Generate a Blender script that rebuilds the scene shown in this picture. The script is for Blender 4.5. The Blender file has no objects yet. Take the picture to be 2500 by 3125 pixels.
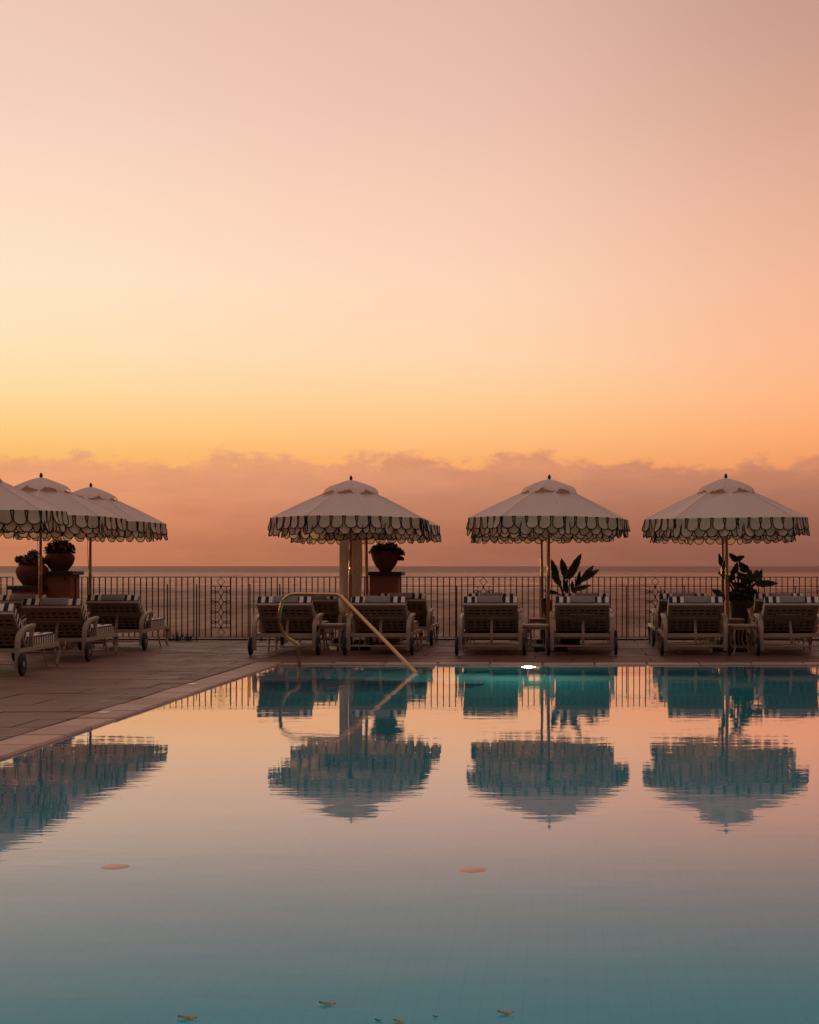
import bpy, math, random
from mathutils import Vector, Matrix
random.seed(7)
R = math.radians
S = bpy.context.scene
COL = S.collection

# ------------------------------------------------------------------ camera
F, CX, CY, H = 5000.0, 1738.0, 1727.0, 1.15      # focal length and principal point in photo pixels, eye height
cam_d = bpy.data.cameras.new('camera')
cam = bpy.data.objects.new('camera', cam_d); COL.objects.link(cam)
cam.location = (0, 0, H); cam.rotation_euler = (R(90), 0, 0)
cam_d.sensor_width = 36; cam_d.lens = F / 3125 * 36
cam_d.shift_x = (1250 - CX) / 3125; cam_d.shift_y = (CY - 1562.5) / 3125
cam_d.clip_start = 0.05; cam_d.clip_end = 200000
S.camera = cam
def at(px, py, d):                                  # pixel + depth -> point
    return Vector(((px - CX) / F * d, d, H - (py - CY) / F * d))

# ------------------------------------------------------------------ view / render
S.view_settings.view_transform = 'Standard'; S.view_settings.look = 'None'
S.view_settings.exposure = 0; S.view_settings.gamma = 1
S.render.engine = 'CYCLES'
cy = S.cycles
cy.use_denoising = True
cy.max_bounces = 14; cy.transmission_bounces = 10; cy.glossy_bounces = 6; cy.diffuse_bounces = 4
cy.caustics_refractive = True; cy.caustics_reflective = True
cy.sample_clamp_indirect = 1.6

# ------------------------------------------------------------------ node helper
def lin(c):
    return tuple((x / 255 / 12.92) if x / 255 <= .04045 else ((x / 255 + .055) / 1.055) ** 2.4 for x in c)
class NT:
    def __init__(s, tree): s.t = tree; s.n = tree.nodes; s.l = tree.links
    def put(s, sock, v):
        if v is None: return
        if isinstance(v, bpy.types.NodeSocket): s.l.new(v, sock)
        elif hasattr(sock.default_value, '__len__'):
            k = len(sock.default_value); v = tuple(v); sock.default_value = (v + (1,))[:k] if len(v) < k else v[:k]
        else: sock.default_value = v
    def node(s, typ, ins=None, out=0, **kw):
        n = s.n.new(typ)
        for k, v in kw.items(): setattr(n, k, v)
        for k, v in (ins or {}).items(): s.put(n.inputs[k], v)
        return n.outputs[out] if out is not None else n
    def m(s, op, a, b=None, c=None, clamp=False):
        return s.node('ShaderNodeMath', {0: a, 1: b, 2: c} if c is not None else ({0: a, 1: b} if b is not None else {0: a}), operation=op, use_clamp=clamp)
    def vm(s, op, a, b=None):
        n = s.n.new('ShaderNodeVectorMath'); n.operation = op
        s.put(n.inputs[0], a)
        if b is not None: s.put(n.inputs[1], b)
        return n.outputs[1] if op in ('DOT_PRODUCT', 'LENGTH') else n.outputs[0]
    def mix(s, f, a, b, blend='MIX'):
        n = s.n.new('ShaderNodeMix'); n.data_type = 'RGBA'; n.blend_type = blend
        s.put(n.inputs[0], f); s.put(n.inputs[6], a); s.put(n.inputs[7], b)
        return n.outputs[2]
    def ramp(s, fac, stops, interp='LINEAR'):
        n = s.n.new('ShaderNodeValToRGB'); cr = n.color_ramp; cr.interpolation = interp
        while len(cr.elements) > 1: cr.elements.remove(cr.elements[-1])
        for i, (p, c) in enumerate(stops):
            e = cr.elements[0] if i == 0 else cr.elements.new(p)
            e.position = p; e.color = tuple(c) + (1,) if len(c) == 3 else c
        s.put(n.inputs[0], fac); return n.outputs[0]
    def sstep(s, x, a, b):
        return s.node('ShaderNodeMapRange', {0: x, 1: a, 2: b, 3: 0.0, 4: 1.0}, interpolation_type='SMOOTHSTEP')
    def lstep(s, x, a, b):
        return s.node('ShaderNodeMapRange', {0: x, 1: a, 2: b, 3: 0.0, 4: 1.0})
    def noise(s, vec, scale, detail=3, rough=.5, out=0, dist=0.0):
        return s.node('ShaderNodeTexNoise', {'Vector': vec, 'Scale': scale, 'Detail': detail, 'Roughness': rough, 'Distortion': dist}, out)

# ------------------------------------------------------------------ sky (afterglow with a bank of cloud on the sea horizon)
SUN_AZ = -27.0                                       # degrees from straight ahead, to the left
W = bpy.data.worlds.new('World'); S.world = W; W.use_nodes = True
n = NT(W.node_tree); n.n.clear()
d = n.node('ShaderNodeTexCoord', out=0)
d = n.vm('NORMALIZE', d)
sep = n.node('ShaderNodeSeparateXYZ', {0: d}, None)
x, y, z = sep.outputs
deg = 180 / math.pi
elev = n.m('MULTIPLY', n.m('ARCSINE', z), deg)
az = n.m('MULTIPLY', n.m('ARCTAN2', x, y), deg)
hlen = n.m('MAXIMUM', n.m('SQRT', n.m('ADD', n.m('MULTIPLY', x, x), n.m('MULTIPLY', y, y))), 1e-4)
cosa = n.m('DIVIDE', n.m('ADD', n.m('MULTIPLY', x, math.sin(R(SUN_AZ))), n.m('MULTIPLY', y, math.cos(R(SUN_AZ)))), hlen)
ang = n.m('MULTIPLY', n.m('ARCCOSINE', n.m('MINIMUM', n.m('MAXIMUM', cosa, -1.0), 1.0)), deg)
e01 = n.m('DIVIDE', elev, 40.0)                      # ramps cover 0..40 degrees, then go on to the zenith
def eramp(stops):
    return n.ramp(e01, [(e / 40, lin(c)) for e, c in stops], 'B_SPLINE' if False else 'LINEAR')
SK_L = [(0, (230, 146, 92)), (2.6, (242, 166, 98)), (3.6, (252, 188, 110)), (4.6, (255, 206, 132)), (5.8, (255, 219, 162)), (7.2, (255, 226, 182)), (9.5, (255, 229, 198)),
        (12.5, (253, 219, 194)), (15.5, (244, 208, 188)), (19.5, (236, 197, 178)), (26, (222, 184, 170)), (40, (200, 171, 166))]
SK_M = [(0, (228, 140, 92)), (2.6, (240, 156, 98)), (3.6, (252, 176, 108)), (4.6, (255, 194, 130)), (5.8, (255, 207, 152)), (7.2, (255, 215, 174)), (9.5, (255, 215, 186)),
        (12.5, (248, 205, 182)), (15.5, (237, 194, 174)), (19.5, (226, 184, 168)), (26, (212, 174, 160)), (40, (196, 166, 158))]
SK_R = [(0, (210, 124, 86)), (2.6, (226, 140, 94)), (3.6, (240, 156, 102)), (4.6, (252, 170, 114)), (5.8, (255, 180, 130)), (7.2, (252, 184, 142)), (9.5, (244, 183, 150)),
        (12.5, (230, 175, 150)), (15.5, (214, 164, 143)), (19.5, (196, 152, 134)), (26, (188, 150, 138)), (40, (184, 156, 150))]
SK_B = [(0, (64, 46, 42)), (8, (76, 54, 48)), (20, (110, 82, 72)), (40, (178, 153, 151))]
w1 = n.sstep(ang, 6, 24); w2 = n.sstep(ang, 21, 38); w3 = n.sstep(ang, 40, 120)
sky = n.mix(w1, eramp(SK_L), eramp(SK_M))
sky = n.mix(w2, sky, eramp(SK_R))
sky = n.mix(w3, sky, eramp(SK_B))
# thin high veil
cv = n.node('ShaderNodeCombineXYZ', {0: n.m('MULTIPLY', az, 0.05), 1: n.m('MULTIPLY', elev, 0.16), 2: 0.0})
veil = n.noise(cv, 1.0, 4, .5)
sky = n.mix(n.m('MULTIPLY', n.sstep(veil, .45, .75), .10), sky, n.vm('MULTIPLY', sky, (.93, .86, .86)))
# cloud bank
CL_L = [(0, (190, 120, 88)), (.6, (196, 122, 89)), (1.6, (218, 140, 102)), (2.6, (230, 154, 112)), (3.4, (234, 162, 120)), (4.8, (238, 172, 128))]
CL_M = [(0, (164, 103, 82)), (.6, (168, 105, 83)), (1.6, (190, 122, 95)), (2.6, (209, 142, 113)), (3.4, (222, 150, 116)), (4.8, (230, 160, 124))]
CL_R = [(0, (124, 83, 73)), (.6, (130, 85, 74)), (1.6, (148, 97, 81)), (2.6, (171, 115, 94)), (3.4, (196, 130, 102)), (4.8, (214, 142, 110))]
CL_B = [(0, (62, 46, 43)), (4.6, (74, 54, 49))]
cl = n.mix(w1, eramp(CL_L), eramp(CL_M)); cl = n.mix(n.sstep(ang, 16, 36), cl, eramp(CL_R)); cl = n.mix(w3, cl, eramp(CL_B))
c1 = n.node('ShaderNodeCombineXYZ', {0: n.m('MULTIPLY', az, 0.28), 1: n.m('MULTIPLY', elev, 0.34), 2: 3.1})
c2 = n.node('ShaderNodeCombineXYZ', {0: n.m('MULTIPLY', az, .75), 1: n.m('MULTIPLY', elev, 1.35), 2: 1.7})
edge = n.m('ADD', n.m('MULTIPLY', n.m('SUBTRACT', n.noise(c1, 1.0, 2), .5), 2.4), n.m('MULTIPLY', n.m('SUBTRACT', n.noise(c2, 1.0, 5, .62), .5), 2.3))
above = n.m('SUBTRACT', n.m('ADD', edge, 3.75), elev)   # >0 inside the bank
bank = n.m('MULTIPLY', n.sstep(above, -.08, .42), .88)
lay_ = n.noise(n.node('ShaderNodeCombineXYZ', {0: n.m('MULTIPLY', az, .35), 1: n.m('MULTIPLY', elev, 1.5), 2: 6.3}), 1.0, 5, .6)   # layers inside the bank
shade = n.node('ShaderNodeMapRange', {0: lay_, 1: .3, 2: .7, 3: .92, 4: 1.07})
cl = n.vm('MULTIPLY', cl, n.node('ShaderNodeCombineXYZ', {0: shade, 1: shade, 2: shade}))
thin = n.sstep(n.noise(c2, .8, 4, .6), .5, .78)                       # gaps near the top where the glow comes through
bank = n.m('MULTIPLY', bank, n.m('SUBTRACT', 1.0, n.m('MULTIPLY', thin, n.m('MULTIPLY', n.sstep(elev, 2.2, 3.8), .45))))
sky = n.mix(bank, sky, cl)
# glow seeping through the torn edge of the bank
em = n.node('ShaderNodeBackground', {'Color': sky, 'Strength': 1.0})
n.l.new(em, n.node('ShaderNodeOutputWorld', out=None).inputs[0]) if False else n.l.new(em, n.n.new('ShaderNodeOutputWorld').inputs[0])

# low, veiled sun beyond the left edge of the frame
sun_d = bpy.data.lights.new('sun', 'SUN'); sun = bpy.data.objects.new('sun', sun_d); COL.objects.link(sun)
sun_d.energy = 0.9; sun_d.angle = R(12); sun_d.color = (1.0, .62, .32)
sv = Vector((math.sin(R(SUN_AZ - 8)) * math.cos(R(5)), math.cos(R(SUN_AZ - 8)) * math.cos(R(5)), math.sin(R(5))))
sun.rotation_euler = sv.to_track_quat('Z', 'Y').to_euler(); sun.location = (-20, 30, 12)

# ------------------------------------------------------------------ materials
def mat(name, col, rough=.6, metal=0.0, var=.12, scale=8.0, bump=0.0, bscale=40.0, spec=.4, coat=0.0, obj_rand=0.0):
    m = bpy.data.materials.new(name); m.use_nodes = True
    t = NT(m.node_tree); b = t.n['Principled BSDF']
    tc = t.node('ShaderNodeTexCoord', out=3)
    nz = t.noise(tc, scale, 4, .6)
    c = t.mix(nz, tuple(v * (1 - var) for v in col), tuple(min(1, v * (1 + var)) for v in col))
    if obj_rand:
        rnd = t.node('ShaderNodeObjectInfo', out=5)
        c = t.mix(1.0, c, t.ramp(rnd, [(0, (1 - obj_rand,) * 3), (1, (1, 1, 1))]), 'MULTIPLY')
    t.put(b.inputs['Base Color'], c); b.inputs['Roughness'].default_value = rough
    t.put(b.inputs['Roughness'], t.lstep(nz, -.6 / max(rough, .1), 1.6 / max(rough, .1))) if False else None
    b.inputs['Metallic'].default_value = metal; b.inputs['Specular IOR Level'].default_value = spec
    if bump:
        bn = t.node('ShaderNodeBump', {'Height': t.noise(tc, bscale, 4, .6), 'Strength': bump, 'Distance': .01})
        t.put(b.inputs['Normal'], bn)
    return m
def cloth(name, col, trans=.35, bump=.15):
    m = bpy.data.materials.new(name); m.use_nodes = True
    t = NT(m.node_tree); t.n.clear()
    tc = t.node('ShaderNodeTexCoord', out=3)
    nz = t.noise(tc, 3.0, 5, .6)
    c = t.mix(nz, tuple(v * .9 for v in col), tuple(min(1, v * 1.06) for v in col))
    bn = t.node('ShaderNodeBump', {'Height': t.noise(tc, 9.0, 3, .55), 'Strength': bump, 'Distance': .03})
    a = t.node('ShaderNodeBsdfDiffuse', {'Color': c, 'Normal': bn})
    b = t.node('ShaderNodeBsdfTranslucent', {'Color': t.mix(1.0, c, (1.0, .84, .64), 'MULTIPLY'), 'Normal': bn})
    mx = t.node('ShaderNodeMixShader', {0: trans, 1: a, 2: b})
    t.l.new(mx, t.n.new('ShaderNodeOutputMaterial').inputs[0]); return m
def stripes(name):
    m = bpy.data.materials.new(name); m.use_nodes = True
    t = NT(m.node_tree); b = t.n['Principled BSDF']
    uv = t.node('ShaderNodeTexCoord', out=2)
    u = t.node('ShaderNodeSeparateXYZ', {0: uv}, 0)
    k = t.m('ABSOLUTE', t.m('SUBTRACT', t.m('FRACT', u), .5))
    k = t.sstep(k, .235, .265)
    nz = t.noise(t.node('ShaderNodeTexCoord', out=3), 12.0, 4)
    cr = t.mix(nz, (.62, .55, .45), (.74, .67, .56)); nv = t.mix(nz, (.010, .018, .032), (.022, .032, .05))
    t.put(b.inputs['Base Color'], t.mix(k, cr, nv)); b.inputs['Roughness'].default_value = .85
    b.inputs['Specular IOR Level'].default_value = .2
    return m
M = {
 'canvas': cloth('parasol canvas', (.90, .78, .70), .33),
 'valance': cloth('valance canvas', (.86, .76, .60), .42),
 'cover': cloth('white cover cloth', (.80, .72, .64), .30, .5),
 'piping': mat('dark green piping', (.010, .022, .024), .8),
 'stripe': stripes('navy and cream stripe'),
 'grey': mat('grey towelling', (.25, .225, .21), .95, bump=.3, bscale=200),
 'frame': mat('cream resin', (.35, .275, .20), .45, var=.1),
 'tyre': mat('black rubber', (.012, .013, .016), .7),
 'wood': mat('varnished teak', (.30, .13, .05), .3, var=.3, scale=6, spec=.6),
 'brass': mat('brass', (.62, .40, .16), .28, 1.0, var=.1),
 'steel': mat('polished steel', (.50, .32, .15), .10, 1.0, var=.05),
 'iron': mat('painted iron', (.030, .021, .018), .5, var=.25, scale=20),
 'dark': mat('dark bronze', (.03, .018, .014), .5),
 'terracotta': mat('terracotta', (.135, .050, .032), .75, var=.25, bump=.2),
 'plaster': mat('terracotta pink plaster', (.32, .13, .08), .85, var=.18, scale=5, bump=.25, bscale=30),
 'slate': mat('dark slate cap', (.035, .030, .030), .6, var=.3),
 'pot_dark': mat('dark glazed clay', (.05, .025, .02), .5, var=.3),
 'soil': mat('soil', (.03, .02, .015), .95),
 'leaf': mat('glossy leaf', (.028, .045, .018), .4, var=.4, scale=6, spec=.5),
 'leaf_small': mat('matte leaf', (.022, .036, .016), .6, var=.4, scale=30),
 'flower': mat('pink petals', (.55, .05, .07), .6),
 'flower_y': mat('yellow leaf', (.40, .30, .04), .6),
 'fallen': mat('fallen leaf', (.30, .16, .035), .6, var=.4, scale=60),
 'rope': mat('cream tie cord', (.55, .47, .37), .9),
}
def paving(name, col):
    m = bpy.data.materials.new(name); m.use_nodes = True
    t = NT(m.node_tree); b = t.n['Principled BSDF']
    geo = t.node('ShaderNodeNewGeometry', out=0)
    rnd = t.node('ShaderNodeObjectInfo', out=5)
    big = t.noise(geo, .55, 4, .6); fine = t.noise(geo, 26.0, 5, .7); stain = t.noise(geo, 1.9, 5, .65, dist=.6)
    c = t.mix(rnd, tuple(v * .72 for v in col), tuple(v * 1.2 for v in col))
    c = t.mix(t.m('MULTIPLY', t.sstep(stain, .48, .66), .75), c, tuple(v * .48 for v in col))
    c = t.mix(t.m('MULTIPLY', t.sstep(fine, .45, .8), .5), c, tuple(min(1, v * 1.35) for v in col))
    c = t.mix(t.m('MULTIPLY', big, .5), c, tuple(v * .75 for v in col))
    t.put(b.inputs['Base Color'], c)
    t.put(b.inputs['Roughness'], t.node('ShaderNodeMapRange', {0: stain, 1: .3, 2: .7, 3: .72, 4: .42}))
    b.inputs['Specular IOR Level'].default_value = .35
    t.put(b.inputs['Normal'], t.node('ShaderNodeBump', {'Height': t.m('ADD', fine, t.m('MULTIPLY', big, 2.0)), 'Strength': .35, 'Distance': .004}))
    return m
M['paving'] = paving('terracotta paving', (.122, .054, .033))
M['coping'] = paving('pink coping stone', (.40, .255, .195))
M['joint'] = paving('joint mortar', (.085, .042, .027))
def tile_mat():
    m = bpy.data.materials.new('pool tile'); m.use_nodes = True
    t = NT(m.node_tree); b = t.n['Principled BSDF']
    geo = t.node('ShaderNodeNewGeometry', out=0)
    br = t.node('ShaderNodeTexBrick', {'Vector': t.vm('ADD', geo, (.013, .017, .031)), 'Color1': (.74, .89, .94, 1), 'Color2': (.76, .90, .95, 1), 'Mortar': (.69, .84, .87, 1), 'Scale': 1.0,
        'Mortar Size': .003, 'Brick Width': .075, 'Row Height': .15, 'Mortar Smooth': .3}, offset=0.0)
    nz = t.noise(geo, 1.2, 3)
    c = t.mix(t.m('MULTIPLY', nz, .3), br, (.64, .81, .84))
    t.put(b.inputs['Base Color'], c); b.inputs['Roughness'].default_value = .5
    return m
M['tile'] = tile_mat()
def water_mat():
    m = bpy.data.materials.new('pool water'); m.use_nodes = True
    t = NT(m.node_tree); t.n.clear()
    geo = t.node('ShaderNodeNewGeometry', out=0)
    a = t.noise(t.vm('MULTIPLY', geo, (2.0, 4.0, 1)), 1.0, 2, .5)
    b = t.noise(t.vm('MULTIPLY', geo, (6.0, 17.0, 1)), 1.0, 2, .5)
    c = t.noise(t.vm('MULTIPLY', geo, (.5, .9, 1)), 1.0, 2, .5)
    hgt = t.m('ADD', t.m('MULTIPLY', a, .00036), t.m('ADD', t.m('MULTIPLY', b, .00024), t.m('MULTIPLY', c, .0007)))
    patch = t.node('ShaderNodeMapRange', {0: t.noise(t.vm('MULTIPLY', geo, (.35, .8, 1)), 1.0, 3, .6), 1: .35, 2: .65, 3: .45, 4: 1.7})
    hgt = t.m('MULTIPLY', hgt, patch)                     # calmer and livelier patches
    bn = t.node('ShaderNodeBump', {'Height': hgt, 'Strength': 1.0, 'Distance': 1.0})
    fr = t.node('ShaderNodeFresnel', {'IOR': 1.333, 'Normal': bn})
    fr = t.ramp(fr, [(0, (.005,) * 3), (.02, (.02,) * 3), (.15, (.04,) * 3), (.215, (.08,) * 3), (.27, (.17,) * 3), (.33, (.29,) * 3), (.41, (.52,) * 3), (.52, (.73,) * 3), (.7, (.86,) * 3), (1, (1,) * 3)])
    g = t.node('ShaderNodeMixShader', {0: fr, 1: t.node('ShaderNodeBsdfRefraction', {'Color': (1, 1, 1), 'Roughness': 0.0, 'IOR': 1.333, 'Normal': bn}),
                                       2: t.node('ShaderNodeBsdfGlossy', {'Color': (.96, .735, .73), 'Roughness': 0.0, 'Normal': bn})})  # warm tint put into the reflection colour, its strength curve reshaped from plain Fresnel
    v = t.node('ShaderNodeVolumeAbsorption', {'Color': (.02, .905, .955), 'Density': .66})
    o = t.n.new('ShaderNodeOutputMaterial'); t.l.new(g, o.inputs[0]); t.l.new(v, o.inputs[1])
    return m
M['water'] = water_mat()
def sea_mat():
    m = bpy.data.materials.new('sea water'); m.use_nodes = True
    t = NT(m.node_tree); b = t.n['Principled BSDF']
    geo = t.node('ShaderNodeNewGeometry', out=0)
    w1 = t.noise(t.vm('MULTIPLY', geo, (.22, .07, 1)), 1.0, 4, .6)
    w2 = t.noise(t.vm('MULTIPLY', geo, (.9, .35, 1)), 1.0, 3, .6)
    w3 = t.noise(t.vm('MULTIPLY', geo, (.004, .0018, 1)), 1.0, 3, .55)
    amp = t.node('ShaderNodeMapRange', {0: w3, 1: .35, 2: .65, 3: .06, 4: .18})
    h = t.m('MULTIPLY', t.m('ADD', t.m('MULTIPLY', w1, 1.2), t.m('MULTIPLY', w2, .35)), amp)
    bn = t.node('ShaderNodeBump', {'Height': h, 'Strength': 1.0, 'Distance': 1.0})
    sy_ = t.node('ShaderNodeSeparateXYZ', {0: geo}, 1)
    dist = t.m('ADD', sy_, t.m('MULTIPLY', t.m('SUBTRACT', w3, .5), 700.0))         # ragged distance for the light and dark bands painted into the sea's reflection colour
    belt = t.ramp(t.m('DIVIDE', dist, 5000.0), [(0, (.22, .175, .18)), (.14, (.25, .195, .20)), (.21, (.42, .315, .30)), (.5, (.40, .30, .29)), (.66, (.27, .205, .215)), (1, (.25, .19, .205))])
    st = t.noise(t.vm('MULTIPLY', geo, (.10, .022, 1)), 1.0, 4, .65); st2 = t.noise(t.vm('MULTIPLY', geo, (.006, .010, 1)), 1.0, 3, .6)
    sm = t.m('ADD', t.node('ShaderNodeMapRange', {0: st, 1: .3, 2: .7, 3: .55, 4: 1.25}), t.node('ShaderNodeMapRange', {0: st2, 1: .3, 2: .7, 3: -.22, 4: .3}))
    belt = t.vm('MULTIPLY', belt, t.node('ShaderNodeCombineXYZ', {0: sm, 1: sm, 2: sm}))  # wave streaks painted into the same reflection colour
    t.n.remove(b)
    g = t.node('ShaderNodeBsdfGlossy', {'Color': belt, 'Roughness': .2, 'Normal': bn}); df = t.node('ShaderNodeBsdfDiffuse', {'Color': (.022, .016, .016)})
    mx = t.node('ShaderNodeMixShader', {0: t.node('ShaderNodeFresnel', {'IOR': 1.333, 'Normal': bn}), 1: df, 2: g})
    t.l.new(mx, t.n['Material Output'].inputs[0])
    return m
M['sea'] = sea_mat()
def emit(name, col, s):
    m = bpy.data.materials.new(name); m.use_nodes = True
    t = NT(m.node_tree); t.n.clear()
    t.l.new(t.node('ShaderNodeEmission', {'Color': col, 'Strength': s}), t.n.new('ShaderNodeOutputMaterial').inputs[0]); return m
M['lamp'] = emit('lit pool lamp', (1.0, .98, .64), 260.0)

# ------------------------------------------------------------------ mesh helper
class MB:
    def __init__(s): s.v = []; s.f = []; s.uv = []; s.use_uv = False
    def face(s, ids, uv=None):
        s.f.append(ids); s.uv.append(uv)
        if uv: s.use_uv = True
    def add(s, pts): k = len(s.v); s.v += [tuple(p) for p in pts]; return k
    def box(s, c, sz, mtx=None):
        hx, hy, hz = sz[0] / 2, sz[1] / 2, sz[2] / 2
        pts = [Vector((a * hx, b * hy, e * hz)) for e in (-1, 1) for a, b in ((-1, -1), (1, -1), (1, 1), (-1, 1))]
        if mtx: pts = [mtx @ p for p in pts]
        k = s.add([p + Vector(c) for p in pts])
        for q in ((3, 2, 1, 0), (4, 5, 6, 7), (0, 1, 5, 4), (1, 2, 6, 5), (2, 3, 7, 6), (3, 0, 4, 7)): s.face([k + i for i in q])
        return s
    def cbox(s, c, sz, bev, mtx=None):               # box with chamfered top edges
        hx, hy, hz = sz[0] / 2, sz[1] / 2, sz[2] / 2
        def ring(a, b, zz): return [Vector((-a, -b, zz)), Vector((a, -b, zz)), Vector((a, b, zz)), Vector((-a, b, zz))]
        pts = ring(hx, hy, -hz) + ring(hx, hy, hz - bev) + ring(hx - bev, hy - bev, hz)
        if mtx: pts = [mtx @ p for p in pts]
        k = s.add([p + Vector(c) for p in pts])
        s.face([k + 3, k + 2, k + 1, k]); s.face([k + 8, k + 9, k + 10, k + 11])
        for r in (0, 4):
            for i in range(4):
                j = (i + 1) % 4; s.face([k + r + i, k + r + j, k + r + 4 + j, k + r + 4 + i])
        return s
    def tube(s, pts, r, nseg=8, closed=False, caps=True, flat=None, up0=None):
        pts = [Vector(p) for p in pts]; N = len(pts); rings = []
        up = Vector(up0) if up0 else None
        for i, p in enumerate(pts):
            a = pts[i - 1] if (i > 0 or closed) else p
            b = pts[(i + 1) % N] if (i < N - 1 or closed) else p
            tdir = (b - a).normalized()
            if up is None:
                up = Vector((1, 0, 0)) if abs(tdir.x) < .9 else Vector((0, 0, 1))
            up = up - tdir * up.dot(tdir)
            if up.length < 1e-3: up = Vector((0, 1, 0)) - tdir * tdir.y
            up = up.normalized()
            side = tdir.cross(up)
            rr = r[i] if hasattr(r, '__len__') else r
            ring = []
            for k in range(nseg):
                an = 2 * math.pi * (k + (.5 if nseg == 4 else 0)) / nseg
                if flat: ring.append(p + up * (math.cos(an) * flat[0] * (1.414 if nseg == 4 else 1)) + side * (math.sin(an) * flat[1] * (1.414 if nseg == 4 else 1)))
                else: ring.append(p + (up * math.cos(an) + side * math.sin(an)) * rr)
            rings.append(s.add(ring))
        for i in range(N if closed else N - 1):
            a, b = rings[i], rings[(i + 1) % N]
            for k in range(nseg):
                j = (k + 1) % nseg; s.face([a + k, a + j, b + j, b + k])
        if caps and not closed:
            s.face([rings[0] + k for k in reversed(range(nseg))]); s.face([rings[-1] + k for k in range(nseg)])
        return s
    def lathe(s, prof, nseg=20, c=(0, 0, 0), axis='Z', wob=0.0):
        c = Vector(c); rings = []
        for (r, h) in prof:
            ring = []
            for k in range(nseg):
                an = 2 * math.pi * k / nseg
                a, b = r * math.cos(an), r * math.sin(an)
                ring.append(c + (Vector((a, b, h)) if axis == 'Z' else Vector((h, a, b))))
            rings.append(s.add(ring))
        for i in range(len(prof) - 1):
            a, b = rings[i], rings[i + 1]
            for k in range(nseg):
                j = (k + 1) % nseg; s.face([a + k, a + j, b + j, b + k])
        s.face([rings[0] + k for k in reversed(range(nseg))]); s.face([rings[-1] + k for k in range(nseg)])
        return s
    def grid(s, nu, nv, fn, uvfn=None):
        k = s.add([fn(i / nu, j / nv) for j in range(nv + 1) for i in range(nu + 1)])
        for j in range(nv):
            for i in range(nu):
                q = [k + j * (nu + 1) + i, k + j * (nu + 1) + i + 1, k + (j + 1) * (nu + 1) + i + 1, k + (j + 1) * (nu + 1) + i]
                uv = [uvfn(a / nu, b / nv) for a, b in ((i, j), (i + 1, j), (i + 1, j + 1), (i, j + 1))] if uvfn else None
                s.face(q, uv)
        return s
    def mesh(s, name, material, smooth=False):
        me = bpy.data.meshes.new(name); me.from_pydata(s.v, [], s.f)
        if s.use_uv:
            ul = me.uv_layers.new(name='UVMap'); k = 0
            for fi, fc in enumerate(s.f):
                for q in range(len(fc)):
                    ul.data[k].uv = s.uv[fi][q] if s.uv[fi] else (0, 0); k += 1
        me.materials.append(M[material])
        if smooth:
            for p in me.polygons: p.use_smooth = True
            me.set_sharp_from_angle(angle=R(42))
        me.update(); return me
    def build(s, name, material, parent=None, smooth=False, loc=None, rz=0):
        return link(name, s.mesh(name, material, smooth), parent, loc, rz)
def link(name, me, parent=None, loc=None, rz=0):
    o = bpy.data.objects.new(name, me); COL.objects.link(o); o.parent = parent
    if loc is not None: o.location = loc
    if rz: o.rotation_euler.z = rz
    return o
def tag(o, label, cat, group=None):
    o['label'] = label; o['category'] = cat
    if group: o['group'] = group
    return o
def thing(name, label, cat, loc, group=None, rz=0):
    o = bpy.data.objects.new(name, None); COL.objects.link(o); o.location = loc; o.rotation_euler.z = rz
    o.empty_display_size = .1
    return tag(o, label, cat, group)
def clone(o, parent=None):
    c = o.copy(); COL.objects.link(c); c.parent = parent
    for ch in [k for k in o.children]: clone(ch, c)
    return c
def bez(pts, n_=8):                                  # Catmull-Rom through points
    P = [Vector(p) for p in pts]; out = []
    for i in range(len(P) - 1):
        a = P[i - 1] if i else P[i] * 2 - P[i + 1]; b, c = P[i], P[i + 1]
        e = P[i + 2] if i + 2 < len(P) else c * 2 - b
        for k in range(n_):
            t = k / n_
            out.append(.5 * ((2 * b) + (c - a) * t + (2 * a - 5 * b + 4 * c - e) * t * t + (3 * b - a - 3 * c + e) * t ** 3))
    return out + [P[-1]]

# ------------------------------------------------------------------ setting: sea, terrace, pool
def struct(o): o['kind'] = 'structure'; return o
sea = MB(); k = sea.add([(70000 * math.cos(a), 70000 * math.sin(a) + 25, 0) for a in [2 * math.pi * i / 64 for i in range(64)]]); sea.face(list(range(64)))
struct(sea.build('sea', 'sea', loc=(0, 0, -11)))
PX0, PX1, PY0, PY1, PZ = -3.445, 8.0, 2.0, 19.24, -1.35     # inside of the pool
WZ = -0.018                                                   # water level
CW = .33                                                      # coping width
t = MB()
t.box((-9, 9.7, -6.262), (10.8, 31.4, 12.5)); t.box((11.2, 9.7, -6.262), (6.0, 31.4, 12.5))
t.box((2.3, 22.45, -6.263), (11.8, 5.9, 12.5)); t.box((2.3, -2.1, -6.263), (11.8, 7.8, 12.5))
terrace = struct(t.build('terrace', 'joint'))
p = MB()
T = .28
p.box(((PX0 + PX1) / 2, (PY0 + PY1) / 2, PZ - .15), (PX1 - PX0 + 2 * T, PY1 - PY0 + 2 * T, .3))
p.box((PX0 - T / 2, (PY0 + PY1) / 2, (PZ - .054) / 2), (T, PY1 - PY0 + 2 * T, -PZ - .054)); p.box((PX1 + T / 2, (PY0 + PY1) / 2, (PZ - .054) / 2), (T, PY1 - PY0 + 2 * T, -PZ - .054))
p.box(((PX0 + PX1) / 2, PY0 - T / 2, (PZ - .0545) / 2), (PX1 - PX0, T, -PZ - .0545)); p.box(((PX0 + PX1) / 2, PY1 + T / 2, (PZ - .0545) / 2), (PX1 - PX0, T, -PZ - .0545))
pool = struct(p.build('pool', 'tile'))
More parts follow.
